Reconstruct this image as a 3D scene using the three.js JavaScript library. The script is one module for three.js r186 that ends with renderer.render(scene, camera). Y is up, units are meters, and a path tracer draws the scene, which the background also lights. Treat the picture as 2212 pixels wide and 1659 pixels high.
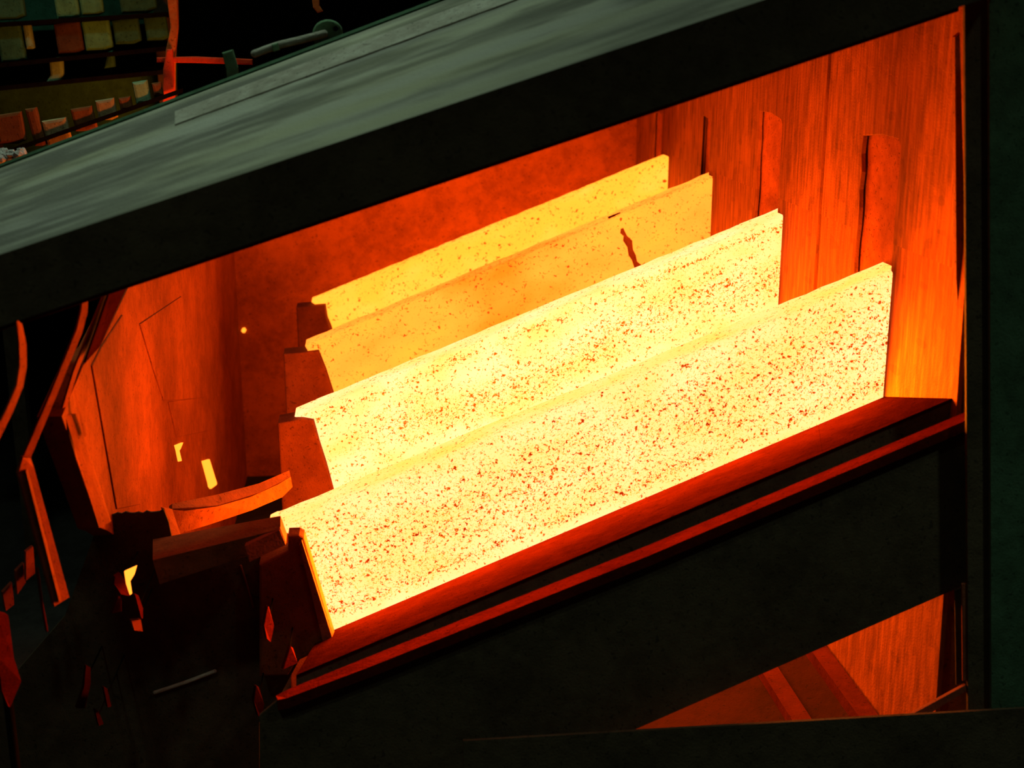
import * as THREE from 'three';
import { ConvexGeometry } from 'three/addons/geometries/ConvexGeometry.js';
import { mergeGeometries, toCreasedNormals } from 'three/addons/utils/BufferGeometryUtils.js';
import { RectAreaLightUniformsLib } from 'three/addons/lights/RectAreaLightUniformsLib.js';
import { createNoise2D } from 'simplex-noise';

// ------------------------------------------------------------------ camera, lights, exposure
const W = 2212, H = 1659, F = 2800;                      // the focal length in pixels of the frame
const scene = new THREE.Scene();
scene.background = new THREE.Color(0x000000);
const camera = new THREE.PerspectiveCamera(2 * Math.atan(H / 2 / F) * 180 / Math.PI, W / H, 0.1, 120);
camera.position.set(0, 4.2, 0);
camera.rotation.order = 'YXZ';
camera.rotation.y = -Math.atan2(322, 2902);
camera.rotation.x = -Math.atan2(762, 2800);
camera.focus = 7.2;
camera.userData.fStop = 1.6;
scene.add(camera);
camera.updateMatrixWorld(true);
const renderer = new THREE.WebGLRenderer({ antialias: true });
renderer.toneMapping = THREE.LinearToneMapping;
renderer.toneMappingExposure = 1.0;
renderer.shadowMap.enabled = true;
RectAreaLightUniformsLib.init();
const SLAB_LIGHT = [14, 11, 44, 105];                         // radiance of the area light before each slab, far to near
const BACK_LIGHT = [12, 8, 24, 46], UNDER_LIGHT = 30;                          // and behind it
const SLAB_LIGHT_COLOR = new THREE.Color().setRGB(1, 0.17, 0.003);
const LAMP_POWER = 30, LAMP_COLOR = new THREE.Color().setRGB(0.78, 1.0, 0.78);

// ------------------------------------------------------------------ helpers
function rng(seed) { let a = seed >>> 0; return () => { a = (a + 0x6D2B79F5) | 0; let t = Math.imul(a ^ (a >>> 15), 1 | a); t = (t + Math.imul(t ^ (t >>> 7), 61 | t)) ^ t; return ((t ^ (t >>> 14)) >>> 0) / 4294967296; }; }
const V = (x, y, z) => new THREE.Vector3(x, y, z);
const EYE = camera.position;
function ray(px, py) { return V(px - W / 2, H / 2 - py, -F).applyQuaternion(camera.quaternion); }
function at(px, py, d) { const v = ray(px, py); return EYE.clone().addScaledVector(v, d / -v.z); }           // the point d metres into the hall (along -z)
function atX(px, py, x) { const v = ray(px, py); return EYE.clone().addScaledVector(v, (x - EYE.x) / v.x); } // the point on a wall of constant x
const smooth = (a, b, x) => { const t = Math.min(1, Math.max(0, (x - a) / (b - a))); return t * t * (3 - 2 * t); };
const lerp = (a, b, t) => a + (b - a) * t;

function cubeUV(g, turn = 0) {                            // uv in metres, from the plane each face lies nearest to
  g = g.index ? g.toNonIndexed() : g;
  const p = g.attributes.position, uv = new Float32Array(p.count * 2), a = V(), b = V(), c = V(), n = V();
  const cs = Math.cos(turn), sn = Math.sin(turn);
  for (let i = 0; i < p.count; i += 3) {
    a.fromBufferAttribute(p, i); b.fromBufferAttribute(p, i + 1); c.fromBufferAttribute(p, i + 2);
    n.copy(b).sub(a).cross(c.clone().sub(a));
    const ax = Math.abs(n.x), ay = Math.abs(n.y), az = Math.abs(n.z);
    [a, b, c].forEach((q, k) => {
      let u, v;
      if (az >= ax && az >= ay) { u = q.x * cs + q.y * sn; v = -q.x * sn + q.y * cs; } else if (ay >= ax) { u = q.x / Math.max(0.3, cs); v = -q.z; } else { u = -q.z; v = q.y; }
      uv[(i + k) * 2] = u; uv[(i + k) * 2 + 1] = v;
    });
  }
  g.setAttribute('uv', new THREE.BufferAttribute(uv, 2));
  return g;
}
const SLOPE = 0.3806;                                     // the machine climbs to the right by 21.8 degrees
function prism(pts, d, thick, bevel = 0.008, holes = []) { // a plate in a plane across the view, thick metres deep, from points in the world (x, y used)
  const flat = (q) => q.map((p) => new THREE.Vector2(p.x, p.y));
  let s = flat(pts); if (THREE.ShapeUtils.area(s) < 0) s = s.reverse();
  const sh = new THREE.Shape(s);
  for (const h of holes) { let q = flat(h); if (THREE.ShapeUtils.area(q) > 0) q = q.reverse(); sh.holes.push(new THREE.Path(q)); }
  const g = new THREE.ExtrudeGeometry(sh, { depth: thick - 2 * bevel, bevelEnabled: bevel > 0, bevelThickness: bevel, bevelSize: bevel, bevelOffset: -bevel, bevelSegments: 2, curveSegments: 6 });
  g.translate(0, 0, -d - thick + bevel);
  return cubeUV(g, SLOPE);
}
const plate = (px, d, thick, bevel, holes = []) => prism(px.map(([x, y, dd]) => at(x, y, dd ?? d)), d, thick, bevel, holes.map((h) => h.map(([x, y]) => at(x, y, d))));
function sidePrism(pts, x, thick, bevel = 0.006, holes = []) { // a plate in a plane of constant x, thick metres towards +x, from points in the world (z, y used)
  const flat = (q) => q.map((p) => new THREE.Vector2(-p.z, p.y));
  let s = flat(pts); if (THREE.ShapeUtils.area(s) < 0) s = s.reverse();
  const sh = new THREE.Shape(s);
  for (const h of holes) { let q = flat(h); if (THREE.ShapeUtils.area(q) > 0) q = q.reverse(); sh.holes.push(new THREE.Path(q)); }
  const g = new THREE.ExtrudeGeometry(sh, { depth: thick - 2 * bevel, bevelEnabled: bevel > 0, bevelThickness: bevel, bevelSize: bevel, bevelOffset: -bevel, bevelSegments: 2, curveSegments: 6 });
  g.rotateY(Math.PI / 2);                                 // (x, y, z) -> (z, y, -x)
  g.translate(x + bevel, 0, 0);
  return cubeUV(g);
}
function ribbon(L, R, off) {                              // a strip with its own depth: left and right edges as [px, py, d], the back shifted by off
  const p = [], quad = (a, b, c, d) => p.push(a, b, c, a, c, d), l = L.map((q) => at(...q)), r = R.map((q) => at(...q)), lb = l.map((q) => q.clone().add(off)), rb = r.map((q) => q.clone().add(off)), n = l.length;
  for (let i = 0; i < n - 1; i++) { quad(l[i], l[i + 1], r[i + 1], r[i]); quad(lb[i], rb[i], rb[i + 1], lb[i + 1]); quad(l[i], lb[i], lb[i + 1], l[i + 1]); quad(r[i], r[i + 1], rb[i + 1], rb[i]); }
  quad(l[0], r[0], rb[0], lb[0]); quad(l[n - 1], lb[n - 1], rb[n - 1], r[n - 1]);
  const g = new THREE.BufferGeometry(); g.setAttribute('position', new THREE.BufferAttribute(new Float32Array(p.flatMap((q) => [q.x, q.y, q.z])), 3)); g.computeVertexNormals(); return cubeUV(g);
}
function ribbonW(l, r, off, seg = 24, turn = 0) {           // the same between two straight edges given as world points
  const p = [], quad = (a, b, c, d) => p.push(a, b, c, a, c, d), L = [], R = [];
  for (let i = 0; i <= seg; i++) { L.push(l[0].clone().lerp(l[1], i / seg)); R.push(r[0].clone().lerp(r[1], i / seg)); }
  const lb = L.map((q) => q.clone().add(off)), rb = R.map((q) => q.clone().add(off));
  for (let i = 0; i < seg; i++) { quad(L[i], L[i + 1], R[i + 1], R[i]); quad(lb[i], rb[i], rb[i + 1], lb[i + 1]); quad(L[i], lb[i], lb[i + 1], L[i + 1]); quad(R[i], R[i + 1], rb[i + 1], rb[i]); }
  quad(L[0], R[0], rb[0], lb[0]); quad(L[seg], lb[seg], rb[seg], R[seg]);
  const g = new THREE.BufferGeometry(); g.setAttribute('position', new THREE.BufferAttribute(new Float32Array(p.flatMap((q) => [q.x, q.y, q.z])), 3)); g.computeVertexNormals(); return cubeUV(g, turn);
}
function hull(points) { return cubeUV(new ConvexGeometry(points)); }
function box(x0, x1, y0, y1, z0, z1) { const g = new THREE.BoxGeometry(Math.abs(x1 - x0), Math.abs(y1 - y0), Math.abs(z1 - z0)); g.translate((x0 + x1) / 2, (y0 + y1) / 2, (z0 + z1) / 2); return cubeUV(g); }
function tube(points, r, seg = 24, radial = 10) {
  const c = new THREE.CatmullRomCurve3(points, false, 'catmullrom', 0.3);
  const t = new THREE.TubeGeometry(c, seg, r, radial, false);
  const caps = [0, 1].map((k) => { const s = new THREE.SphereGeometry(r, radial, 6); const p = c.getPoint(k); s.translate(p.x, p.y, p.z); return s; });
  return mergeGeometries([t, ...caps].map((g) => g.toNonIndexed()));
}
const taken = new Set();
function numbered(name) { if (!taken.has(name)) { taken.add(name); return name; } let k = 1; while (taken.has(name + '_' + String(k).padStart(3, '0'))) k++; const n = name + '_' + String(k).padStart(3, '0'); taken.add(n); return n; }
function mesh(name, g, m) { const o = new THREE.Mesh(g, m); o.name = name; o.castShadow = o.receiveShadow = true; return o; }
// a part: [name, geometry in world axes, material, {label, parts}]
function addParts(parent, list, off) {
  const used = new Map();
  for (const [name, g, m, more = {}] of list) {
    const k = used.get(name) ?? 0; used.set(name, k + 1);
    const c = g.clone(); c.translate(-off.x, -off.y, -off.z);
    const o = mesh(k ? name + '_' + String(k).padStart(3, '0') : name, c, m);
    if (more.label) o.userData.label = more.label;
    if (more.kind) o.userData.kind = more.kind;
    parent.add(o);
    if (more.parts) addParts(o, more.parts, off);
  }
}
function baseOf(gs) { const b = new THREE.Box3(); for (const g of gs) { g.computeBoundingBox(); b.union(g.boundingBox); } return V((b.min.x + b.max.x) / 2, b.min.y, (b.min.z + b.max.z) / 2); }
function thing(name, label, category, list, group) {      // list: parts, or one [geometry, material]
  let o; const solo = list.length === 2 && list[0].isBufferGeometry;
  if (solo) { const off = baseOf([list[0]]), g = list[0].clone(); g.translate(-off.x, -off.y, -off.z); o = mesh(numbered(name), g, list[1]); o.position.copy(off); } else {
    const off = baseOf(list.map((l) => l[1])); o = new THREE.Group(); o.name = numbered(name); o.position.copy(off); addParts(o, list, off);
  }
  o.userData = { label, category }; if (group) o.userData.group = group;
  scene.add(o); return o;
}
function struct(name, list, label) {
  const o = thing(name, label, undefined, list); delete o.userData.category; if (!label) delete o.userData.label; o.userData.kind = 'structure'; return o;
}

// ------------------------------------------------------------------ materials
function tileNoise(seed, n) { const r = rng(seed), g = Float32Array.from({ length: n * n }, () => r()); return (x, y) => { x = ((x % n) + n) % n; y = ((y % n) + n) % n; const i = Math.floor(x), j = Math.floor(y), u = x - i, v = y - j, a = u * u * (3 - 2 * u), b = v * v * (3 - 2 * v), i1 = (i + 1) % n, j1 = (j + 1) % n; return lerp(lerp(g[j * n + i], g[j * n + i1], a), lerp(g[j1 * n + i], g[j1 * n + i1], a), b); }; }
function byteTexture(w, h, fn, metresU, metresV, srgb = true) {
  const d = new Uint8Array(w * h * 4);
  for (let j = 0; j < h; j++) for (let i = 0; i < w; i++) { const c = fn(i / w, j / h); for (let k = 0; k < 3; k++) d[(j * w + i) * 4 + k] = Math.max(0, Math.min(255, Math.round(c[k] * 255))); d[(j * w + i) * 4 + 3] = 255; }
  const t = new THREE.DataTexture(d, w, h); t.wrapS = t.wrapT = THREE.RepeatWrapping; t.magFilter = THREE.LinearFilter; t.minFilter = THREE.LinearMipmapLinearFilter; t.generateMipmaps = true;
  if (srgb) t.colorSpace = THREE.SRGBColorSpace; t.repeat.set(1 / metresU, 1 / metresV); t.needsUpdate = true; return t;
}
const n8 = tileNoise(1, 8), n24 = tileNoise(2, 24), n64 = tileNoise(3, 64), n128 = tileNoise(4, 128);
const mottle = (u, v) => 0.4 * n8(u * 8, v * 8) + 0.3 * n24(u * 24, v * 24) + 0.2 * n64(u * 64, v * 64) + 0.1 * n128(u * 128, v * 128);
const scaleMap = byteTexture(512, 512, (u, v) => { const m = mottle(u, v), s = n128(u * 128, v * 128) > 0.86 ? 0.75 : 1; const k = (0.72 + 0.4 * m) * s; return [k, k * (0.97 + 0.05 * m), k * (0.95 + 0.08 * m)]; }, 1.3, 1.3);
const scaleBump = byteTexture(512, 512, (u, v) => { const k = 0.6 * n24(u * 24, v * 24) + 0.4 * n128(u * 128, v * 128); return [k, k, k]; }, 0.9, 0.9, false);
const roofMap = byteTexture(2048, 512, (u, v) => {        // streaks along the length, cloudy dust
  const m = 0.3 * n8(u * 8, v * 8) + 0.35 * n24(u * 24, v * 24) + 0.25 * n64(u * 64, v * 64) + 0.1 * n128(u * 128, v * 128);
  const k = 0.62 + 0.36 * smooth(0.3, 0.7, m); return [k * 0.97, k, k * (0.9 + 0.1 * n24(u * 24 + 5, v * 24))];
}, 14, 2.6);
const streakMap = byteTexture(512, 512, (u, v) => { const k = 0.66 + 0.22 * n64(u * 64, v * 8) + 0.16 * n128(u * 128, v * 16) - (n24(u * 24, v * 24) > 0.8 ? 0.06 : 0); return [k, k, k]; }, 1.6, 1.6);
function steel(r, g, b, o = {}) { return new THREE.MeshPhysicalMaterial({ color: new THREE.Color().setRGB(r, g, b), roughness: 0.75, specularIntensity: 0.08, metalness: 0, map: scaleMap, bumpMap: scaleBump, bumpScale: 0.003, ...o }); }
const M = {
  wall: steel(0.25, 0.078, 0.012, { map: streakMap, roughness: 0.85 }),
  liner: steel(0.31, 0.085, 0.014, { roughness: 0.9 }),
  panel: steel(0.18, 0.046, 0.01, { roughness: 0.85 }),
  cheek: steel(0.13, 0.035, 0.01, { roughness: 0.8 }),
  black: steel(0.06, 0.05, 0.028, { roughness: 0.8 }),
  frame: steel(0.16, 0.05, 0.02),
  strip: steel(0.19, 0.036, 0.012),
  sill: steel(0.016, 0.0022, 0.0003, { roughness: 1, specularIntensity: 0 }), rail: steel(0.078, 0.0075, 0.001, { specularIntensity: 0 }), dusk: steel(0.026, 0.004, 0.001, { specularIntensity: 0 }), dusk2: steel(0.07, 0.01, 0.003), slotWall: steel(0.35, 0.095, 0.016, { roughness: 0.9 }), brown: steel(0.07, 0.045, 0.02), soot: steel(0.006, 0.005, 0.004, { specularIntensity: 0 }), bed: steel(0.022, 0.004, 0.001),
  roof: new THREE.MeshStandardMaterial({ color: new THREE.Color().setRGB(0.33, 0.34, 0.28), roughness: 0.9, map: roofMap, bumpMap: scaleBump, bumpScale: 0.004 }),
  bar: steel(0.36, 0.38, 0.31, { roughness: 0.7 }),
  column: steel(0.045, 0.1, 0.055, { roughness: 0.8 }),
  greenSteel: steel(0.08, 0.3, 0.16, {}), paleGreen: steel(0.17, 0.34, 0.19, {}), tan: steel(0.3, 0.26, 0.13, {}), rust: steel(0.17, 0.07, 0.022, {}), darkGreen: steel(0.03, 0.12, 0.07, {}),
  redPaint: steel(0.75, 0.09, 0.03, { roughness: 0.5 }), orangePaint: steel(0.7, 0.22, 0.05, { roughness: 0.6 }),
  hallWall: steel(0.05, 0.055, 0.045, {}), hallFloor: steel(0.02, 0.02, 0.017, {}), slag: steel(0.5, 0.52, 0.47, { roughness: 1 }),
};
// heat of steel 0..1 -> what it gives off (linear)
const RAMP = [[0, 0.10, 0.003, 0], [0.1, 0.26, 0.008, 0], [0.2, 0.5, 0.022, 0], [0.35, 0.95, 0.085, 0.002], [0.5, 1.7, 0.26, 0.008], [0.62, 2.2, 0.47, 0.04], [0.75, 2.7, 0.64, 0.04], [0.86, 3.2, 0.86, 0.14], [1, 3.6, 1.05, 0.5]];
function heat(t) { t = Math.min(1, Math.max(0, t)); let k = 1; while (RAMP[k][0] < t) k++; const a = RAMP[k - 1], b = RAMP[k], s = (t - a[0]) / (b[0] - a[0]); return [1, 2, 3].map((c) => lerp(a[c], b[c], s)); }
function glowTexture(w, h, mu, mv, fn) {                  // fn(u metres, v metres) -> heat
  const d = new Float32Array(w * h * 4);
  for (let j = 0; j < h; j++) for (let i = 0; i < w; i++) { const c = heat(fn(i / w * mu, j / h * mv)), k = (j * w + i) * 4; d[k] = c[0]; d[k + 1] = c[1]; d[k + 2] = c[2]; d[k + 3] = 1; }
  const t = new THREE.DataTexture(d, w, h, THREE.RGBAFormat, THREE.FloatType); t.wrapS = t.wrapT = THREE.RepeatWrapping; t.magFilter = t.minFilter = THREE.LinearFilter; t.repeat.set(1 / mu, 1 / mv); t.needsUpdate = true; return t;
}
function glowing(t) { const m = new THREE.MeshStandardMaterial({ color: new THREE.Color().setRGB(0.12, 0.05, 0.03), roughness: 0.9, emissive: new THREE.Color(1, 1, 1), emissiveMap: t, emissiveIntensity: 1 }); return m; }
function glowPlain(t) { const c = heat(t), k = Math.max(...c); return new THREE.MeshStandardMaterial({ color: new THREE.Color().setRGB(0.12, 0.05, 0.03), roughness: 0.9, emissive: new THREE.Color().setRGB(c[0] / k, c[1] / k, c[2] / k), emissiveIntensity: k }); }

// ------------------------------------------------------------------ the hall
const HX0 = -9, HX1 = 11, HZ0 = 4, HZ1 = -22, HY = 10;
struct('floor', [box(HX0 - 0.3, HX1 + 0.3, -0.3, 0, HZ0 + 0.3, HZ1 - 0.3), M.hallFloor]);
struct('ceiling', [box(HX0 - 0.3, HX1 + 0.3, HY, HY + 0.3, HZ0 + 0.3, HZ1 - 0.3), M.hallWall]);
struct('wall_left', [box(HX0 - 0.3, HX0, 0, HY, HZ0, HZ1), M.hallWall]);
struct('wall_right', [box(HX1, HX1 + 0.3, 0, HY, HZ0, HZ1), M.hallWall]);
struct('wall_back', [box(HX0 - 0.3, HX1 + 0.3, 0, HY, HZ1, HZ1 - 0.3), M.hallWall]);
struct('wall_front', [box(HX0 - 0.3, HX1 + 0.3, 0, HY, HZ0, HZ0 + 0.3), M.hallWall]);
function highBay(x, z, label, power = LAMP_POWER, cone = 0.62) {
  const y = HY - 1.1;
  const prof = [[0.05, 0.42], [0.12, 0.4], [0.16, 0.3], [0.36, 0.0], [0.37, -0.02]].map(([r, yy]) => new THREE.Vector2(r, yy));
  const shade = new THREE.LatheGeometry(prof, 28); shade.translate(x, y, z);
  const lens = new THREE.CylinderGeometry(0.33, 0.33, 0.02, 28); lens.translate(x, y + 0.03, z);
  const rod = new THREE.CylinderGeometry(0.015, 0.015, 0.68, 8); rod.translate(x, y + 0.76, z);
  const lensM = new THREE.MeshStandardMaterial({ color: 0x222222, emissive: LAMP_COLOR, emissiveIntensity: 4 });
  thing('high_bay_lamp', label, 'lamp', [['lamp_shade', shade, M.darkGreen], ['lamp_lens', lens, lensM], ['rod', rod, M.black]]);
  const l = new THREE.SpotLight(LAMP_COLOR, power, 0, cone, 0.6, 2); l.position.set(x, y - 0.02, z); l.target.position.set(x, 0, z); l.castShadow = true; l.shadow.radius = 12; l.name = 'high_bay_lamp_light'; scene.add(l, l.target);
}
highBay(-0.9, -6.3, 'round shaded high bay lamp hanging over the left end of the hood');
highBay(2.2, -6.3, 'round shaded high bay lamp hanging over the right end of the hood', 9);
highBay(-2.6, -8.6, 'round shaded high bay lamp hanging over the rack of moulds', 22);
highBay(4.6, -1.2, 'round shaded high bay lamp hanging over the aisle right of the camera', 45, 0.95);
highBay(-2.2, -0.8, 'round shaded high bay lamp hanging over the aisle left of the camera', 28, 0.95);

// ------------------------------------------------------------------ the furnace chamber: right wall with slots, left wall, back wall, roof, floor
const XW = at(1946, 600, 5.9).x;                          // inner face of the right wall
const XL = at(150, 900, 5.3).x;                           // inner face of the left wall
const DB = 12.2;                                          // back wall
const up = (p, dy) => p.clone().setY(p.y + dy);
const onWall = (d, y) => V(XW, y, -d);
function roofY(x) { const a = at(0, 706, 4.6), b = at(2065, 18, 4.6); return lerp(a.y, b.y, (x - a.x) / (b.x - a.x)) + 0.1; }
const wallTop = roofY(XW) + 0.02;
const slot = (pxNear, pxFar, yNear, yFar, low) => {       // outline of a slot seen in the photograph, on the wall
  const r = rng(pxNear), pts = [], a = atX(pxNear, yNear, XW), b = atX(pxFar, yFar, XW);
  pts.push(V(XW, low, a.z)); for (let k = 1; k < 12; k++) pts.push(V(XW, lerp(low, a.y, k / 12), a.z + (r() - 0.5) * 0.012));
  pts.push(V(XW, a.y - 0.02, a.z), V(XW, a.y + 0.01, a.z - 0.03), V(XW, lerp(a.y, b.y, 0.5) + 0.02, lerp(a.z, b.z, 0.5)), V(XW, b.y, b.z));
  for (let k = 1; k < 26; k++) pts.push(V(XW, lerp(b.y, low, k / 26), b.z + (r() - 0.5) * 0.022));
  pts.push(V(XW, low, b.z)); return pts;
};
const floorAt = atX(1896, 1545, XW);                     // where the lower floor meets the right wall
const lowY = (x) => floorAt.y + (x - XW) * 0.40;          // the lower floor climbs with the machine
const dSplit = [5.3, -atX(1771, 480, XW).z, -atX(1600, 420, XW).z, -atX(1502, 360, XW).z, DB];
function onFloor(px, py) { let a = 4, b = 12; for (let k = 0; k < 40; k++) { const m = (a + b) / 2, p = at(px, py, m); if (p.y > lowY(p.x)) a = m; else b = m; } return at(px, py, a); }
const slotLow = lowY(XW) + 0.5;
const slots = [slot(1946, 1865, 306, 293, slotLow), slot(1690, 1641, 262, 240, slotLow), slot(1535, 1506, 262, 250, slotLow), slot(1430, 1412, 250, 244, slotLow)];
const wallParts = [];
for (let k = 0; k < 4; k++) {
  const a = dSplit[k] + (k === 1 ? 0.035 : k ? 0.006 : 0), b = dSplit[k + 1] - (k === 0 ? 0.015 : 0.004), y0 = lowY(XW) - 0.1;
  const inside = slots.filter((s) => { const z = s[0].z; return -z > a && -z < b; });
  wallParts.push(['wall_panel', sidePrism([onWall(k ? a : 5.1, y0), onWall(b, y0), onWall(b, wallTop), onWall(a, wallTop)], XW, 0.025, 0.004, inside), M.wall]);
}
struct('wall_chamber_right', wallParts, 'red lit side wall of upright plates with tall rough slots');
struct('wall_chamber_outer', [box(XW + 0.036, XW + 0.2, lowY(XW) - 0.2, wallTop + 0.3, -5.2, -DB - 0.1), M.slotWall], 'red lit outer wall seen through the slots of the side wall');
const topSlope = (roofY(1) - roofY(0));
{
  const q = [[285, 604], [217, 747], [180, 789], [134, 899], [216, 1140]].map(([x, y]) => atX(x, y, XL)), ry = roofY(XL) - 0.01, gap = ry - 0.32;
  struct('wall_chamber_left', [sidePrism([...q, atX(232, 1146, XL), atX(300, 1190, XL), atX(400, 1330, XL), V(XL, lowY(XL) - 0.1, -DB), V(XL, ry, -DB), V(XL, ry, -10.2), V(XL, gap, -10.2), V(XL, gap, -7.2), V(XL, ry, -7.2), V(XL, ry, q[0].z)], XL - 0.1, 0.1, 0.004), M.panel], 'red lit left wall of the chamber');
}
struct('wall_chamber_back', [prism([V(XL - 0.12, lowY(XL) - 0.4, 0), V(XW + 0.2, lowY(XW) - 0.2, 0), V(XW + 0.2, roofY(XW) + 0.1, 0), V(XL - 0.12, roofY(XL) + 0.1, 0)], DB, 0.15), M.liner], 'red lit back wall of the chamber behind the farthest slab');
struct('ceiling_chamber', [prism([V(XL + 0.55, roofY(XL + 0.55), 0), V(XW + 0.2, roofY(XW + 0.2), 0), V(XW + 0.2, roofY(XW + 0.2) + 0.1, 0), V(XL + 0.55, roofY(XL + 0.55) + 0.1, 0)], 4.95, DB + 0.15 - 4.95), M.liner], 'inclined roof of the chamber');
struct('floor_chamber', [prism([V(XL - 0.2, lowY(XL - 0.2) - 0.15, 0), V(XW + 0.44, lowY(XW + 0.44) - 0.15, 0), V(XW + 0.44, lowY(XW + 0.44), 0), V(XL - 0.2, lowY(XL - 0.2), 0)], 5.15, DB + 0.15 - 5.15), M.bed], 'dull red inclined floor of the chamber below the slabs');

// ------------------------------------------------------------------ the four glowing slabs
const E1 = V(Math.cos(SLOPE), Math.sin(SLOPE), 0), N1 = V(-Math.sin(SLOPE), Math.cos(SLOPE), 0);
const noise = (s) => createNoise2D(rng(s));
function slabHeat(seed, o) {
  const a = noise(seed), b = noise(seed + 1), c = noise(seed + 2), e = noise(seed + 3);
  const q = o.px ?? 1;                                    // metres per pixel scale: far slabs carry coarser grain
  return (u, v) => {
    let t = o.base + o.vary * a(u * 1.3, v * 2.6) + 0.5 * o.vary * b(u * 4, v * 6);
    if (o.drop) t -= o.drop(u, v);
    const wu = u + 0.006 * q * c(u * 55 / q, v * 55 / q), wv = v + 0.006 * q * e(u * 55 / q, v * 55 / q);
    const band = o.band(u, v) + 0.16 * b(u * 3.1 + 9, v * 9);
    const fine = a(wu * 78 / q, wv * 92 / q) * 0.6 + b(wu * 150 / q, wv * 175 / q) * 0.4, mid = c(wu * 30 / q, wv * 40 / q) * 0.62 + e(wu * 70 / q + 7, wv * 80 / q) * 0.38, big = b(wu * 14 / q, wv * 24 / q) * 0.6 + c(wu * 45 / q, wv * 60 / q) * 0.4;
    const hair = 1 - Math.abs(e(wu * 16 / q + 3 * c(u * 2, v * 2), wv * 20 / q));
    const cool = 0.34 * smooth(0.56 - 0.42 * band, 0.84 - 0.42 * band, fine) + 0.62 * smooth(0.56 - 0.36 * band, 0.74 - 0.36 * band, mid) + 0.75 * smooth(0.7 - 0.32 * band, 0.82 - 0.32 * band, big) + 0.22 * smooth(0.965, 0.995, hair) * smooth(0.25, 0.6, band + 0.3 * a(u * 2, v * 3));
    t -= Math.min(o.most ?? 0.72, cool);
    return t;
  };
}
const slabGroup = 'glowing slabs in the chamber';
const bandRow = (v, c, w) => Math.exp(-(((v - c) / w) ** 2));
const slabs = [
  { d: 10.85, t: 0.22, back: [[675, 642], [1440, 330]], front: [[1441, 475], [740, 770], [729, 752], [722, 722], [715, 700], [708, 684], [704, 656], [680, 658]], label: 'farthest and shortest glowing slab, golden yellow, at the top of the row', heat: { base: 0.755, vary: 0.02, px: 1.7, band: (u, v) => 0.12 + 0.3 * bandRow(v, 0.72, 0.12), most: 0.5 } },
  { d: 9.41, t: 0.22, back: [[662, 733], [1548, 365]], front: [[1550, 585], [742, 925], [722, 848], [705, 795], [689, 755], [665, 758]], label: 'orange glowing slab with a dark crack near its right end, second from the back', heat: { base: 0.63, vary: 0.035, px: 1.5, band: (u, v) => 0.04 + 0.3 * bandRow(v, 0.75, 0.1), most: 0.42, drop: (u, v) => 0.09 * bandRow(u, 1.75, 0.5) } },
  { d: 7.73, t: 0.22, back: [[640, 880], [1706, 438]], front: [[1708, 724], [748, 1125], [722, 1060], [706, 1000], [690, 950], [678, 906], [655, 902]], label: 'pale yellow glowing slab with dark scale along its middle, third from the back', heat: { base: 0.93, vary: 0.04, px: 1.2, band: (u, v) => 0.18 + 0.5 * bandRow(v, 0.42 + 0.05 * Math.sin(u * 3), 0.12) * smooth(0.3, 0.9, u) + 0.5 * bandRow(v, 0.685, 0.018), most: 0.7 } },
  { d: 6.0, t: 0.22, back: [[585, 1110], [1965, 540]], front: [[1967, 842], [722, 1368], [655, 1170], [640, 1160], [592, 1145]], label: 'nearest and largest glowing slab, pale yellow with dense dark flecks of scale', heat: { base: 0.93, vary: 0.03, drop: (u, v) => 0.045 * smooth(0.6, 0.72, v), band: (u, v) => (0.34 + 0.3 * bandRow(v, 0.33, 0.2)) * smooth(0.03, 0.1, v) * (1 - 0.6 * smooth(0.62, 0.74, v)) + 0.4 * bandRow(v, 0.1, 0.025), most: 0.72 } },
];
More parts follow.
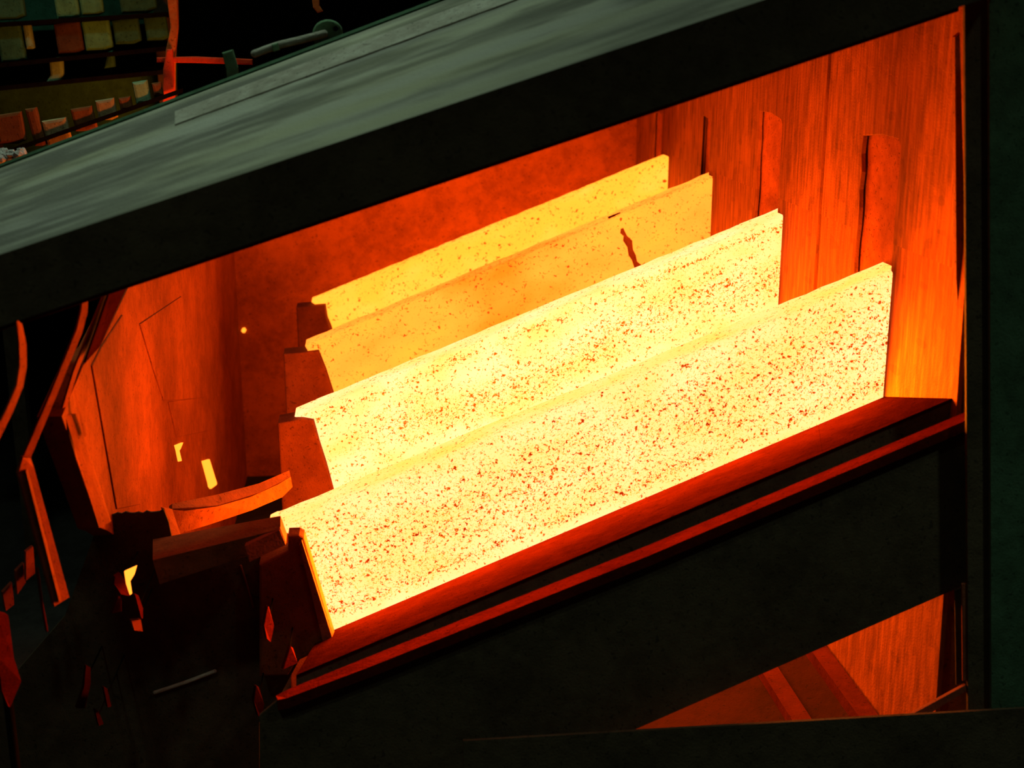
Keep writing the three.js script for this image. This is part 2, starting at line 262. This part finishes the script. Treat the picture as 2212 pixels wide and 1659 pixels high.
for (const s of slabs) {
  const pts0 = [...s.back.map(([x, y]) => at(x, y, s.d + s.t)), ...s.front.map(([x, y]) => at(x, y, s.d))];
  const cut = (l, r) => V(XW + 0.03, lerp(l.y, r.y, (XW + 0.03 - l.x) / (r.x - l.x)), 0);      // the right end stops against the outer wall
  const pts = [pts0[0], cut(pts0[0], pts0[1]), cut(pts0[3], pts0[2]), ...pts0.slice(3)];
  // a slightly uneven long edge
  const r = rng(Math.round(s.d * 100)), a = pts[0], b = pts[1], edge = [];
  for (let k = 1; k < 40; k++) edge.push(V(lerp(a.x, b.x, k / 40), lerp(a.y, b.y, k / 40) + (r() - 0.5) * 0.008, 0));
  pts.splice(1, 0, ...edge);
  let holes = [];
  if (s.d === 9.41) { const L = [[1341, 488], [1349, 486], [1352, 494], [1358, 506], [1369, 516], [1371, 536], [1377, 548], [1380, 562], [1388, 568], [1400, 566], [1408, 572], [1392, 600], [1378, 600], [1370, 572], [1365, 556], [1358, 546], [1355, 528], [1346, 514], [1347, 504], [1340, 498]]; holes = [L.map(([x, y]) => at(x, y + 6, s.d))]; }
  const g = prism(pts, s.d, s.t, 0.014, []);
    const geo = (gg) => { const P = gg.attributes.position, uv = gg.attributes.uv, q = V(), o = at(s.front[1][0], s.front[1][1], s.d); for (let i = 0; i < P.count; i++) { q.fromBufferAttribute(P, i).sub(o); uv.setXY(i, q.dot(E1) + 0.25, q.dot(N1) + (-q.z)); } return gg; };
  const map = glowTexture(2048, 512, 3.8, 0.95, slabHeat(Math.round(s.d * 10), s.heat));
  const m = glowing(map);
  let body;
  if (holes.length) {                                      // the cracked slab: a skin with the crack cut through it over a cooler core
    const skin = prism(pts, s.d, 0.1, 0.003, holes), back = prism(pts, s.d + 0.102, s.t - 0.102, 0.01, []);
    const core = plate([[1315, 470], [1420, 430], [1440, 600], [1350, 640]], s.d + 0.06, 0.045, 0.002);
    body = [['slab_body', geo(skin), m], ['slab_back', geo(back), m], ['crack', core, M.cheek, { label: 'dark jagged crack in the slab face' }]];
  } else body = [geo(toCreasedNormals(g, 0.7)), m];
  thing('glowing_slab', s.label, 'steel slab', body, slabGroup);
}
// the light of each slab's face: an area light of its size just before it
slabs.forEach((s, k) => {
  const bl = at(s.front[1][0], s.front[1][1], s.d), len = pLen(s), hgt = pHgt(s);
  for (const side of [1, -1]) {
    const l = new THREE.RectAreaLight(SLAB_LIGHT_COLOR, (side > 0 ? SLAB_LIGHT : BACK_LIGHT)[k], len, hgt); l.name = 'glowing_slab_light';
    const c = bl.clone().addScaledVector(E1, len / 2 + 0.02).addScaledVector(N1, hgt / 2); c.z = -s.d + (side > 0 ? 0.02 : -s.t - 0.02);
    l.position.copy(c);
    l.quaternion.setFromRotationMatrix(new THREE.Matrix4().makeBasis(E1.clone().multiplyScalar(-side), N1, V(0, 0, -side)));   // shines along its own -z
    scene.add(l);
  }
  if (k === 3) {
    const l = new THREE.RectAreaLight(SLAB_LIGHT_COLOR, UNDER_LIGHT, len, s.t - 0.06); l.name = 'glowing_slab_light';
    l.position.copy(bl).addScaledVector(E1, len / 2 + 0.02).addScaledVector(N1, -0.02); l.position.z = -s.d - s.t / 2;
    l.quaternion.setFromRotationMatrix(new THREE.Matrix4().makeBasis(E1, V(0, 0, -1), N1)); scene.add(l);
  }
});
function pLen(s) { const a = at(...s.front[1], s.d), b = at(...s.front[0], s.d); return Math.min(a.distanceTo(b), (XW - 0.03 - a.x) / Math.cos(SLOPE)); }
function pHgt(s) { const a = at(...s.front[1], s.d), c = at(...s.back[0], s.d + s.t); return Math.max(0.3, c.clone().sub(a).dot(N1) - 0.05); }

// ------------------------------------------------------------------ the cheeks that carry the left ends of the slabs
function cheek(px, d, t, label, m = M.cheek) { thing('support_cheek', label, 'support', [['cheek_plate', plate(px, d, t, 0.012), m]]); }
const down = (x, y, d) => { const p = at(x, y, d); return p; };
function cheekUnder(top, d, t, label) {                    // the plate runs down to the chamber floor
  const q = top.map(([x, y]) => at(x, y, d)), l = q[0], r = q[q.length - 1];
  q.push(V(r.x + 0.05, lowY(r.x), 0), V(l.x, lowY(l.x), 0));
  thing('support_cheek', label, 'support', [['cheek_plate', prism(q, d, t, 0.012), M.cheek]], 'support cheeks under the left slab ends');
}
cheekUnder([[640, 664], [676, 661], [702, 659], [706, 690], [728, 752]], 10.86, 0.2, 'dark red cheek plate under the left end of the farthest slab');
cheekUnder([[612, 765], [663, 760], [687, 758], [704, 797], [740, 920]], 9.42, 0.2, 'dark red cheek plate under the left end of the cracked orange slab');
cheekUnder([[600, 915], [652, 905], [676, 908], [704, 1002], [745, 1120]], 7.74, 0.2, 'dark red cheek plate under the left end of the third slab');
{
  const face = plate([[622, 1158], [646, 1157], [656, 1163], [724, 1392], [640, 1430], [622, 1460], [560, 1462], [560, 1220], [622, 1190]], 5.83, 0.12, 0.012);
  const rib = plate([[646, 1178], [652, 1168], [722, 1391], [700, 1400]], 5.81, 0.03, 0.004);
  thing('support_cheek', 'near black cheek plate under the left end of the nearest slab', 'support', [['cheek_plate', face, M.cheek], ['edge_rib', rib, M.frame]], 'support cheeks under the left slab ends');
}

// ------------------------------------------------------------------ the hood above the opening
{
  const L = [-140, 2260], yTop = (x) => 550 - x / 3, yBot = (x) => 706 - x / 3, yFar = (x) => 358 - 0.379 * x;
  const face = hull([...L.flatMap((x) => [at(x, yTop(x), 4.6), at(x, yBot(x), 4.6)]), ...L.flatMap((x) => [at(x, yTop(x), 4.6).add(V(0, 0, -0.3)), at(x, yBot(x), 4.6).add(V(0, 0, -0.3))])]);
  const far = L.map((x) => at(x, yFar(x), 5.8)), near = L.map((x) => at(x, yTop(x), 4.6).add(V(0, 0.0, -0.004)));
  const roofG = ribbonW(near, far, V(0, -0.03, 0));
  const lip = plate([[-140, yBot(-140) - 6], [2072, yBot(2072) - 6], [2072, yBot(2072) + 9], [-140, yBot(-140) + 9]], 4.92, 0.06, 0.004);
  // a bar lying along the roof and a ridge at its far edge, both following the roof's slope
  const onRoof = (x, s) => { const a = at(x, yTop(x), 4.6), b = at(x, yFar(x), 5.8); return a.lerp(b, s); };
  const raise = (p, h) => up(p, h), strip = (x0, x1, s0, s1, h) => ribbonW([raise(onRoof(x0, s0), h), raise(onRoof(x1, s0), h)], [raise(onRoof(x0, s1), h), raise(onRoof(x1, s1), h)], V(0, -h - 0.01, 0));
  thing('furnace_hood', 'black hood beam over the opening with a dusty grey top, sloping up to the right', 'hood', [
    ['front_beam', face, M.black], ['roof_plate', roofG, M.roof, { label: 'dusty grey green top plate' }], ['lower_lip', lip, M.sill],
    ['flat_bar', strip(378, 1500, 0.68, 0.83, 0.008), M.bar, { label: 'smooth pale flat bar on the roof' }], ['ridge_rail', strip(-140, 1500, 0.965, 1.0, 0.008), M.column],
  ]);
}
const onHood = 5.84;
thing('bracket', 'small grey upright bracket at the far edge of the hood', 'bracket', [plate([[479, 114], [502, 107], [513, 146], [516, 200], [494, 208], [488, 150]], onHood, 0.05, 0.006), M.paleGreen]);
{
  const cond = tube([at(550, 116, onHood), at(600, 98, onHood), at(650, 86, onHood), at(700, 73, onHood)], 0.017, 20, 10);
  const lugPts = []; for (let k = 0; k <= 20; k++) { const a = Math.PI * (k / 20) + 0.3; lugPts.push([708 + 33 * Math.cos(a), 72 - 30 * Math.sin(a)]); } lugPts.push([680, 100], [742, 84]);
  const hole = []; for (let k = 0; k < 14; k++) { const a = k / 14 * Math.PI * 2; hole.push([725 + 5.5 * Math.cos(a), 62 - 5.5 * Math.sin(a)]); }
  thing('conduit', 'grey conduit lying along the far edge of the hood', 'pipe', [['pipe', cond, M.bar], ['clamp', plate([[586, 96], [600, 92], [604, 108], [590, 112]], onHood - 0.03, 0.06, 0.006), M.paleGreen]]);
  thing('lifting_lug', 'rounded grey lifting lug with a hole at the hood top', 'lifting lug', [plate(lugPts, onHood + 0.03, 0.05, 0.008, [hole]), M.paleGreen]);
}

// ------------------------------------------------------------------ the frame: right column, sill, rail, lower beam
{
  const body = plate([[2136, -60], [2330, -60], [2330, 1760], [2142, 1760]], 4.94, 0.02, 0.003);
  const edge = plate([[2084, -20], [2180, -30], [2180, 1700], [2092, 1700]], 4.97, 0.02, 0.003);
  thing('steel_column', 'dark green black steel column at the right edge of the opening', 'column', [['column_face', body, M.column], ['edge_plate', edge, M.black]]);
}
thing('jamb_strip', 'narrow glowing red upright strip between side wall and right column', 'strip', [plate([[2063, 80], [2074, 70], [2094, 838], [2079, 850], [2066, 600]], 5.28, 0.03, 0.004), M.frame]);
{
  const bk = (x) => at(x, 1374 - (x - 690) * 0.4238, 5.985), nr = (x) => at(x, 1458 - (x - 640) * 0.4217, 5.25);
  const piece = (x0, x1, n0, n1) => { const q = [bk(x0), bk(x1), nr(n0), nr(n1)]; return hull([...q, ...q.map((p) => up(p, -0.015))]); };
  thing('furnace_sill', 'dark red inclined sill of two plates in front of the nearest slab', 'sill', [['sill_plate', piece(690, 1767.6, 640, 1776.6), M.sill], ['sill_plate', piece(1768, 1935, 1777, 2078), M.sill], ['skirt', plate([[640, 1461], [2082, 853], [2082, 980], [640, 1580]], 5.255, 0.01, 0.002), M.black]]);
  thing('guide_rail', 'red lit rail running along the front of the sill', 'rail', [ribbon([[596, 1503, 5.14], [620, 1490, 5.14], [800, 1417, 5.14], [1400, 1178, 5.14], [2088, 889, 5.14]], [[600, 1512, 5.04], [620, 1508, 5.04], [800, 1440, 5.04], [1400, 1201, 5.04], [2092, 906, 5.04]], V(0, -0.05, 0)), M.rail]);
}
{
  const front = plate([[560, 1545], [600, 1512], [800, 1442], [1400, 1202], [2096, 900], [2100, 1258], [2060, 1275], [1428, 1552], [1300, 1608], [1160, 1760], [560, 1760]], 5.08, 0.015, 0.004);
  thing('lower_beam', 'wide black front beam below the sill', 'beam', [front, M.black]);
}
thing('lower_opening_frame', 'dull red frame strips round the right corner of the lower opening', 'frame', [
  ['upright_strip', plate([[2078, 1262], [2098, 1258], [2100, 1466], [2080, 1472]], 4.98, 0.012, 0.003), M.frame],
  ['bottom_strip', plate([[1940, 1560], [2086, 1480], [2090, 1492], [1970, 1566]], 4.98, 0.02, 0.003), M.frame],
  ['dark_upright', plate([[2063, 1275], [2080, 1268], [2082, 1474], [2066, 1480]], 5.02, 0.012, 0.003), M.black]]);
{
  const xa = onFloor(1837, 1551).x, xb = onFloor(1691, 1547).x;
  const rail = (x0, w, h, label, m) => thing('floor_rail', label, 'rail', [prism([V(x0, lowY(x0) - 0.01, 0), V(x0 + w, lowY(x0 + w) - 0.01, 0), V(x0 + w, lowY(x0 + w) + h * 0.5, 0), V(x0 + 0.03, lowY(x0) + h, 0), V(x0, lowY(x0) + h, 0)], 5.3, 4.5, 0.004), m]);
  rail(xa, 0.1, 0.07, 'red floor rail in the lower opening, the one beside the bright wall', M.dusk2);
  rail(xb, 0.1, 0.06, 'dim red floor rail in the lower opening, left of the brighter rail', M.dusk2);
}
thing('front_plinth', 'black plinth along the bottom edge in front of the lower opening', 'plinth', [(() => { const a = at(1000, 1562, 4.88), b = at(2300, 1557, 4.88); return box(a.x, b.x, 0, (a.y + b.y) / 2, -4.87, -4.885); })(), M.black]);

// ------------------------------------------------------------------ left side of the opening
const DL = 5.22;
thing('angle_iron', 'bent red lit angle iron framing the left side, slanting down then right', 'angle iron', [
  ['upper_leg', ribbon([[178, 648, 4.99], [176, 670, 4.99], [166, 712, 4.99], [112, 845, 4.99], [52, 985, 4.99]], [[190, 648, 5.02], [189, 676, 5.02], [178, 718, 5.02], [124, 851, 5.02], [66, 990, 5.02]], V(-0.01, 0, -0.015)), M.strip],
  ['lower_leg', ribbon([[50, 988, 4.98], [40, 1024, 4.98], [118, 1310, 4.98]], [[66, 988, 5.06], [74, 1012, 5.06], [150, 1290, 5.06]], V(-0.015, 0, -0.02)), M.strip],
  ['ridge', ribbon([[56, 1018, 4.985], [128, 1300, 4.985]], [[60, 1016, 5.01], [133, 1299, 5.01]], V(-0.004, 0, -0.02)), M.panel]]);
thing('edge_strip', 'thin red lit strip along the edge of the left wall', 'strip', [ribbon([[227, 633, 5.24], [160, 800, 5.24], [130, 899, 5.24]], [[234, 633, 5.27], [168, 803, 5.27], [138, 901, 5.27]], V(-0.01, 0, -0.01)), M.strip]);
thing('corner_plate', 'dark brown slanted plate at the upper left corner of the opening', 'plate', [ribbon([[240, 624, 5.22], [184, 784, 5.22]], [[280, 608, 5.32], [216, 748, 5.32]], V(-0.01, 0, -0.01)), M.dusk]);
thing('wall_flange', 'upright ribbed flange at the near edge of the left wall', 'flange', [
  ['flange_plate', ribbon([[141, 898, 5.24], [214, 1140, 5.24]], [[164, 896, 5.34], [238, 1128, 5.34]], V(0.0, 0, -0.02)), M.panel],
  ['rib', ribbon([[160, 845, 5.31], [181, 944, 5.31]], [[164, 845, 5.33], [186, 942, 5.33]], V(0, 0, -0.02)), M.panel]]);
// plates on the left wall
function wallPlate(name, px, lift, m, label, cat) { const pts = px.map(([x, y]) => atX(x, y, XL)); thing(name, label, cat, [sidePrism(pts, XL - 0.02, lift + 0.02, 0.005), m]); }
wallPlate('wall_plate', [[196, 790], [217, 748], [262, 680], [300, 1090], [250, 1100]], 0.008, M.panel, 'tall mottled plate on the left wall nearest the opening', 'plate');
wallPlate('wall_plate', [[300, 700], [390, 640], [430, 860], [352, 866], [330, 800]], 0.008, M.panel, 'broad dark plate with a rounded lower corner on the left wall', 'plate');
wallPlate('wall_plate', [[362, 868], [440, 858], [452, 930], [380, 945]], 0.006, M.panel, 'small square plate low on the left wall', 'plate');
// glowing bits
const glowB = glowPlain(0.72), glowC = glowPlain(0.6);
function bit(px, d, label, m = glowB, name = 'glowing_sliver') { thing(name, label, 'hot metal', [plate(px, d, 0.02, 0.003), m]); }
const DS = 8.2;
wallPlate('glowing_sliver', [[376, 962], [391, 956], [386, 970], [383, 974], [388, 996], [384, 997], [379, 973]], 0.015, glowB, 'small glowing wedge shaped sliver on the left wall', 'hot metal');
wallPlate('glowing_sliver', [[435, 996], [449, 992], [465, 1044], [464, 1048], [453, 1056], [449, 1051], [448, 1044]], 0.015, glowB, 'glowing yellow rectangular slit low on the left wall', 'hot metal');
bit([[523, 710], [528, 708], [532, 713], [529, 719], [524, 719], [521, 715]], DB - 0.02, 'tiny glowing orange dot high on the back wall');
// the ledge and the bars in the lower left
{
  const top = [[366, 1100, 6.20], [400, 1104, 6.30], [470, 1094, 6.55], [540, 1074, 6.82], [600, 1047, 7.10], [628, 1030, 7.25]], low = [[370, 1152, 6.15], [384, 1154, 6.25], [450, 1134, 6.50], [545, 1102, 6.80], [610, 1074, 7.08], [632, 1052, 7.22]];
  thing('curved_ledge', 'orange lit curved ledge plate low in the left chamber', 'ledge', [
    ['face', ribbon(top, low, V(-0.04, -0.01, -0.03)), M.liner],
    ['rim', ribbon([[372, 1088, 6.30], [470, 1068, 6.65], [560, 1044, 7.00], [625, 1016, 7.30]], [[372, 1099, 6.22], [470, 1092, 6.56], [560, 1064, 6.90], [628, 1031, 7.26]], V(-0.02, -0.02, -0.02)), M.cheek],
    ['tab', ribbon([[355, 1098, 6.10], [372, 1168, 6.05]], [[372, 1100, 6.19], [392, 1160, 6.15]], V(-0.02, 0, -0.02)), M.liner]]);
}
thing('cross_bar', 'dark square bar pointing at the nearest slab end', 'bar', [
  ['bar_body', hull([at(330, 1210, 5.48), at(606, 1143, 5.45), at(618, 1175, 5.45), at(345, 1262, 5.48), at(330, 1165, 5.94), at(606, 1114, 5.7), at(620, 1153, 5.7)]), M.cheek],
  ['end_block', ribbon([[529, 1180, 5.38], [539, 1214, 5.38]], [[604, 1145, 5.44], [617, 1177, 5.44]], V(0, 0, -0.04)), M.strip]]);
{
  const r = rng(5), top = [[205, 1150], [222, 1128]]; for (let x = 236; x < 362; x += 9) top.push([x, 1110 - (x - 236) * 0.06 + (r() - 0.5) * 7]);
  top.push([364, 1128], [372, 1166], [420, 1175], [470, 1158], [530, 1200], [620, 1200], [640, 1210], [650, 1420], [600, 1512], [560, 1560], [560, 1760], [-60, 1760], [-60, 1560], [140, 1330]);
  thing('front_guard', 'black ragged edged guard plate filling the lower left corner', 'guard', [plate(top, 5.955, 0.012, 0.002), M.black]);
}
thing('bent_rod', 'curved red lit rod at the far left edge', 'rod', [ribbon([[36, 690, 4.7], [42, 740, 4.7], [43, 790, 4.7], [37, 832, 4.7], [12, 890, 4.7], [-22, 955, 4.7]], [[48, 700, 4.74], [57, 745, 4.74], [58, 792, 4.74], [50, 835, 4.74], [28, 890, 4.74], [-4, 955, 4.74]], V(-0.01, 0, -0.015)), M.strip]);

// links, posts and lugs in the dark lower left: small plates turned towards the heat, each on a shank from the guard behind it
function stud(name, L, R, label, cat, group, m = M.strip, d = 5.5, turn = 0.07, end = 5.952) {
  const head = ribbon(L.map(([x, y]) => [x, y, d - turn / 2]), R.map(([x, y]) => [x, y, d + turn / 2]), V(-0.012, 0, -0.016));
  head.computeBoundingBox(); const c = head.boundingBox.getCenter(V());
  thing(name, label, cat, [['head', head, m], ['shank', tube([c, V(c.x, c.y - 0.01, lerp(c.z, -end, 0.5)), V(c.x, c.y - 0.02, 0.004 - end)], 0.004, 4, 8), M.soot]], group);
}
stud('chain_link', [[56, 1192], [57, 1254]], [[72, 1180], [76, 1238]], 'topmost red lit link of the slanting chain at the left edge', 'chain link', 'links of the slanting chain');
stud('chain_link', [[34, 1234], [38, 1284]], [[52, 1216], [56, 1258]], 'middle red lit link of the slanting chain at the left edge', 'chain link', 'links of the slanting chain');
stud('chain_link', [[6, 1280], [13, 1320]], [[26, 1258], [31, 1306]], 'lowest red lit link of the slanting chain at the left edge', 'chain link', 'links of the slanting chain');
thing('leaning_post', 'dull red post at the lower left edge, pointed at its foot', 'post', [['face', ribbon([[-12, 1322, 5.0], [-4, 1420, 5.0], [4, 1490, 5.0], [18, 1526, 5.0]], [[18, 1330, 5.06], [30, 1420, 5.06], [46, 1472, 5.06], [22, 1528, 5.02]], V(-0.02, 0, -0.03)), M.rail], ['stem', tube([at(14, 1480, 5.06), V(at(14, 1480, 5.06).x, 0.5, -5.06), V(at(14, 1480, 5.06).x, 0, -5.06)], 0.02, 6, 8), M.soot]]);
thing('thin_rod', 'thin dull rod beside the lower angle iron', 'rod', [tube([at(80, 1228, 5.0), at(90, 1300, 5.0), at(101, 1362, 5.0)], 0.006, 12, 8), M.rail]);
thing('thin_rod', 'thin upright rod on the dark guard left of the nearest slab', 'rod', [tube([at(520, 1222, 5.945), at(536, 1272, 5.945), at(547, 1312, 5.945)], 0.006, 12, 8), M.frame]);
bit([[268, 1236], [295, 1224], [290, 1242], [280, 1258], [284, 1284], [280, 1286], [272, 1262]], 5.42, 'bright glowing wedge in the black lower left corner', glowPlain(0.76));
stud('claw', [[249, 1246], [247, 1262], [262, 1284]], [[260, 1238], [272, 1258], [281, 1288]], 'upper red lit claw beside the bright glowing wedge', 'claw', 'claws round the glowing wedge', M.rail);
stud('claw', [[256, 1288], [243, 1325]], [[262, 1290], [263, 1320]], 'left lower claw under the bright glowing wedge', 'claw', 'claws round the glowing wedge', M.rail);
stud('claw', [[292, 1284], [302, 1322], [306, 1336]], [[299, 1286], [309, 1314], [309, 1336]], 'right lower claw under the bright glowing wedge', 'claw', 'claws round the glowing wedge', M.rail);
stud('claw', [[284, 1340], [290, 1362]], [[304, 1338], [309, 1364]], 'lowest claw under the bright glowing wedge, its foot brightest', 'claw', 'claws round the glowing wedge', M.strip);
stud('wedge_pin', [[579, 1310], [571, 1350], [577, 1380]], [[581, 1311], [592, 1352], [585, 1387]], 'long diamond shaped wedge pin left of the nearest slab', 'wedge pin', 'wedge pins by the nearest slab', M.rail, 5.5, 0.07, 5.826);
stud('wedge_pin', [[628, 1396], [612, 1446]], [[633, 1400], [643, 1432]], 'triangular wedge pin at the left end of the sill', 'wedge pin', 'wedge pins by the nearest slab', M.rail, 5.5, 0.07, 5.826);
stud('wedge_pin', [[554, 1482], [549, 1514], [558, 1546]], [[559, 1484], [571, 1522], [565, 1552]], 'dull wedge pin below the left end of the rail', 'wedge pin', 'wedge pins by the nearest slab', M.dusk, 5.5, 0.07, 5.826);
thing('pipe_run', 'dim green pipe in the dark at the bottom left', 'pipe', [tube([at(334, 1496, 5.94), at(400, 1474, 5.94), at(464, 1450, 5.94)], 0.01, 16, 8), M.bar]);
stud('lug', [[186, 1438], [182, 1484], [166, 1530]], [[196, 1442], [196, 1478], [184, 1530]], 'dull red pointed lug, the tallest of three at the bottom left', 'lug', 'lugs at the bottom left', M.dusk);
stud('lug', [[224, 1484], [233, 1528]], [[232, 1488], [241, 1526]], 'dull red narrow lug, the right one of three at the bottom left', 'lug', 'lugs at the bottom left', M.dusk);
stud('lug', [[205, 1532], [214, 1568]], [[213, 1536], [224, 1564]], 'dull red narrow lug, the lowest of three at the bottom left', 'lug', 'lugs at the bottom left', M.dusk);

// ------------------------------------------------------------------ behind the hood: guard rail, rack of moulds
const DR = 9.0;
thing('guard_rail', 'orange and red painted guard rail standing behind the hood', 'railing', [
  ['post', plate([[356, -40], [382, -40], [384, 60], [378, 120], [376, 230], [356, 230], [358, 108], [368, 60]], DR, 0.06, 0.008), M.orangePaint],
  ['lower_post', plate([[360, 106], [372, 106], [374, 150], [378, 250], [350, 250], [352, 150]], DR - 0.08, 0.06, 0.008), M.redPaint],
  ['rail', plate([[338, 124], [420, 122], [545, 128], [545, 140], [420, 136], [338, 135]], DR - 0.05, 0.05, 0.008), M.redPaint]]);
const rack = [];
const D0 = 10.2;
function rackBlock(px, m, label, d = D0) { thing('ingot_mould', label, 'mould', [plate(px, d, 0.07, 0.02), m], 'moulds racked behind the hood'); }
const leaning = (x0, x1, y0, y1, k = 0.17) => [[x0, y0], [x1, y0 - (x1 - x0) * 0.16], [x1 + (y1 - y0) * k, y1 - (x1 - x0) * 0.16], [x1 + (y1 - y0) * k - (x1 - x0) * 0.3, y1 - (x1 - x0) * 0.02], [x0 + (y1 - y0) * k, y1]];
rackBlock(leaning(-20, 44, -20, 44), M.darkGreen, 'dark green mould in the top left corner of the rack');
rackBlock(leaning(112, 162, -20, 42), M.greenSteel, 'green mould in the top row, left one of the bright pair');
rackBlock(leaning(166, 214, -24, 34), M.greenSteel, 'bright green mould in the top row, right one of the bright pair');
rackBlock(leaning(252, 330, -24, 30), M.darkGreen, 'dim green mould at the right end of the top row');
rackBlock(leaning(-12, 42, 54, 136), M.darkGreen, 'dark green mould at the left end of the second row');
rackBlock(leaning(47, 64, 52, 106), M.paleGreen, 'narrow pale green mould in the second row');
rackBlock(leaning(114, 170, 52, 116), M.brown, 'rust brown mould in the second row');
rackBlock(leaning(174, 232, 44, 110), M.greenSteel, 'grey green mould right of the rust brown one');
rackBlock(leaning(240, 296, 44, 96), M.darkGreen, 'dim green mould in the second row, second from its right end');
rackBlock(leaning(308, 356, 36, 88), M.darkGreen, 'dim green mould at the right end of the second row');
rackBlock([[104, 126], [134, 122], [136, 160], [130, 178], [94, 184], [108, 162]], M.paleGreen, 'pale green mould alone in the middle row');
rackBlock([[232, 112], [244, 108], [248, 144], [224, 148]], M.darkGreen, 'small dim mould alone right of the middle row');
const DF = 8.4;
rackBlock(leaning(-14, 44, 250, 312), M.rust, 'dark rust mould at the left end of the bottom row', DF);
rackBlock(leaning(52, 76, 236, 316, 0.28), M.rust, 'slim rust mould leaning in the bottom row', DF);
rackBlock(leaning(88, 140, 262, 322, 0.26), M.tan, 'largest orange lit mould in the bottom row', DF);
rackBlock(leaning(150, 196, 236, 284, 0.26), M.rust, 'rust mould in the bottom row, left of the tan one', DF);
rackBlock(leaning(204, 244, 218, 260, 0.2), M.tan, 'tan mould in the bottom row', DF);
rackBlock(leaning(254, 280, 212, 240, 0.2), M.rust, 'small rust mould between the two pale moulds', DF);
rackBlock(leaning(284, 316, 178, 226, 0.2), M.paleGreen, 'pale green mould near the right end of the bottom row', DF);
rackBlock(leaning(326, 346, 180, 208, 0.2), M.rust, 'smallest rust mould at the right end of the bottom row', DF);
{
  const shelf = (x0, y0, x1, y1, d) => hull([at(x0, y0, d), at(x1, y1, d), at(x0, y0 + 10, d), at(x1, y1 + 10, d), at(x0, y0, d).add(V(0, 0, -0.5)), at(x1, y1, d).add(V(0, 0, -0.5)), at(x0, y0 + 10, d).add(V(0, 0, -0.5)), at(x1, y1 + 10, d).add(V(0, 0, -0.5))]);
  const postAt = (x, d) => { const p = at(x, 100, d); return box(p.x - 0.06, p.x + 0.06, 0, 6.2, -d - 0.1, -d - 0.22); };
  thing('storage_rack', 'black steel rack holding rows of moulds behind the hood', 'rack', [
    ['shelf', shelf(-60, 52, 360, 26, D0 - 0.03), M.soot], ['shelf', shelf(-60, 142, 360, 100, D0 - 0.03), M.soot], ['shelf', shelf(-60, 192, 360, 150, D0 - 0.03), M.soot],
    ['shelf', shelf(-60, 350, 372, 198, DF - 0.03), M.soot],
    ['back_panel', plate([[-80, -60], [380, -60], [380, 420], [-80, 420]], D0 + 0.5, 0.05, 0.004), M.darkGreen], ['post', postAt(-50, D0 + 0.2), M.black], ['post', postAt(350, D0 + 0.2), M.black]]);
}
{ // a heap of pale slag at the left
  const r = rng(77), gs = [];
  for (let k = 0; k < 120; k++) { const g = new THREE.IcosahedronGeometry(0.008 + r() * 0.018, 0); g.scale(1, 0.7 + r() * 0.5, 1); g.rotateY(r() * 6); const p = at(-10 + r() * 62, 352 - r() * 34 * (1 - Math.abs(r() - 0.5)), 6.6 + r() * 0.2); g.translate(p.x, p.y, p.z); gs.push(g); }
  const o = thing('slag_heap', 'heap of pale grey slag crumbs at the left end of the hood', 'slag', [mergeGeometries(gs), M.slag]); o.userData.kind = 'stuff';
}
thing('hanging_hook', 'orange painted hook hanging at the top, right of the guard rail', 'hook', [['hook', plate([[670, -30], [690, -30], [690, 12], [698, 24], [686, 28], [676, 16]], 8.6, 0.05, 0.008), M.orangePaint], ['rod', (() => { const p = at(680, -28, 8.62); return box(p.x - 0.012, p.x + 0.012, p.y, HY, p.z - 0.012, p.z + 0.012); })(), M.black]]);

renderer.render(scene, camera);
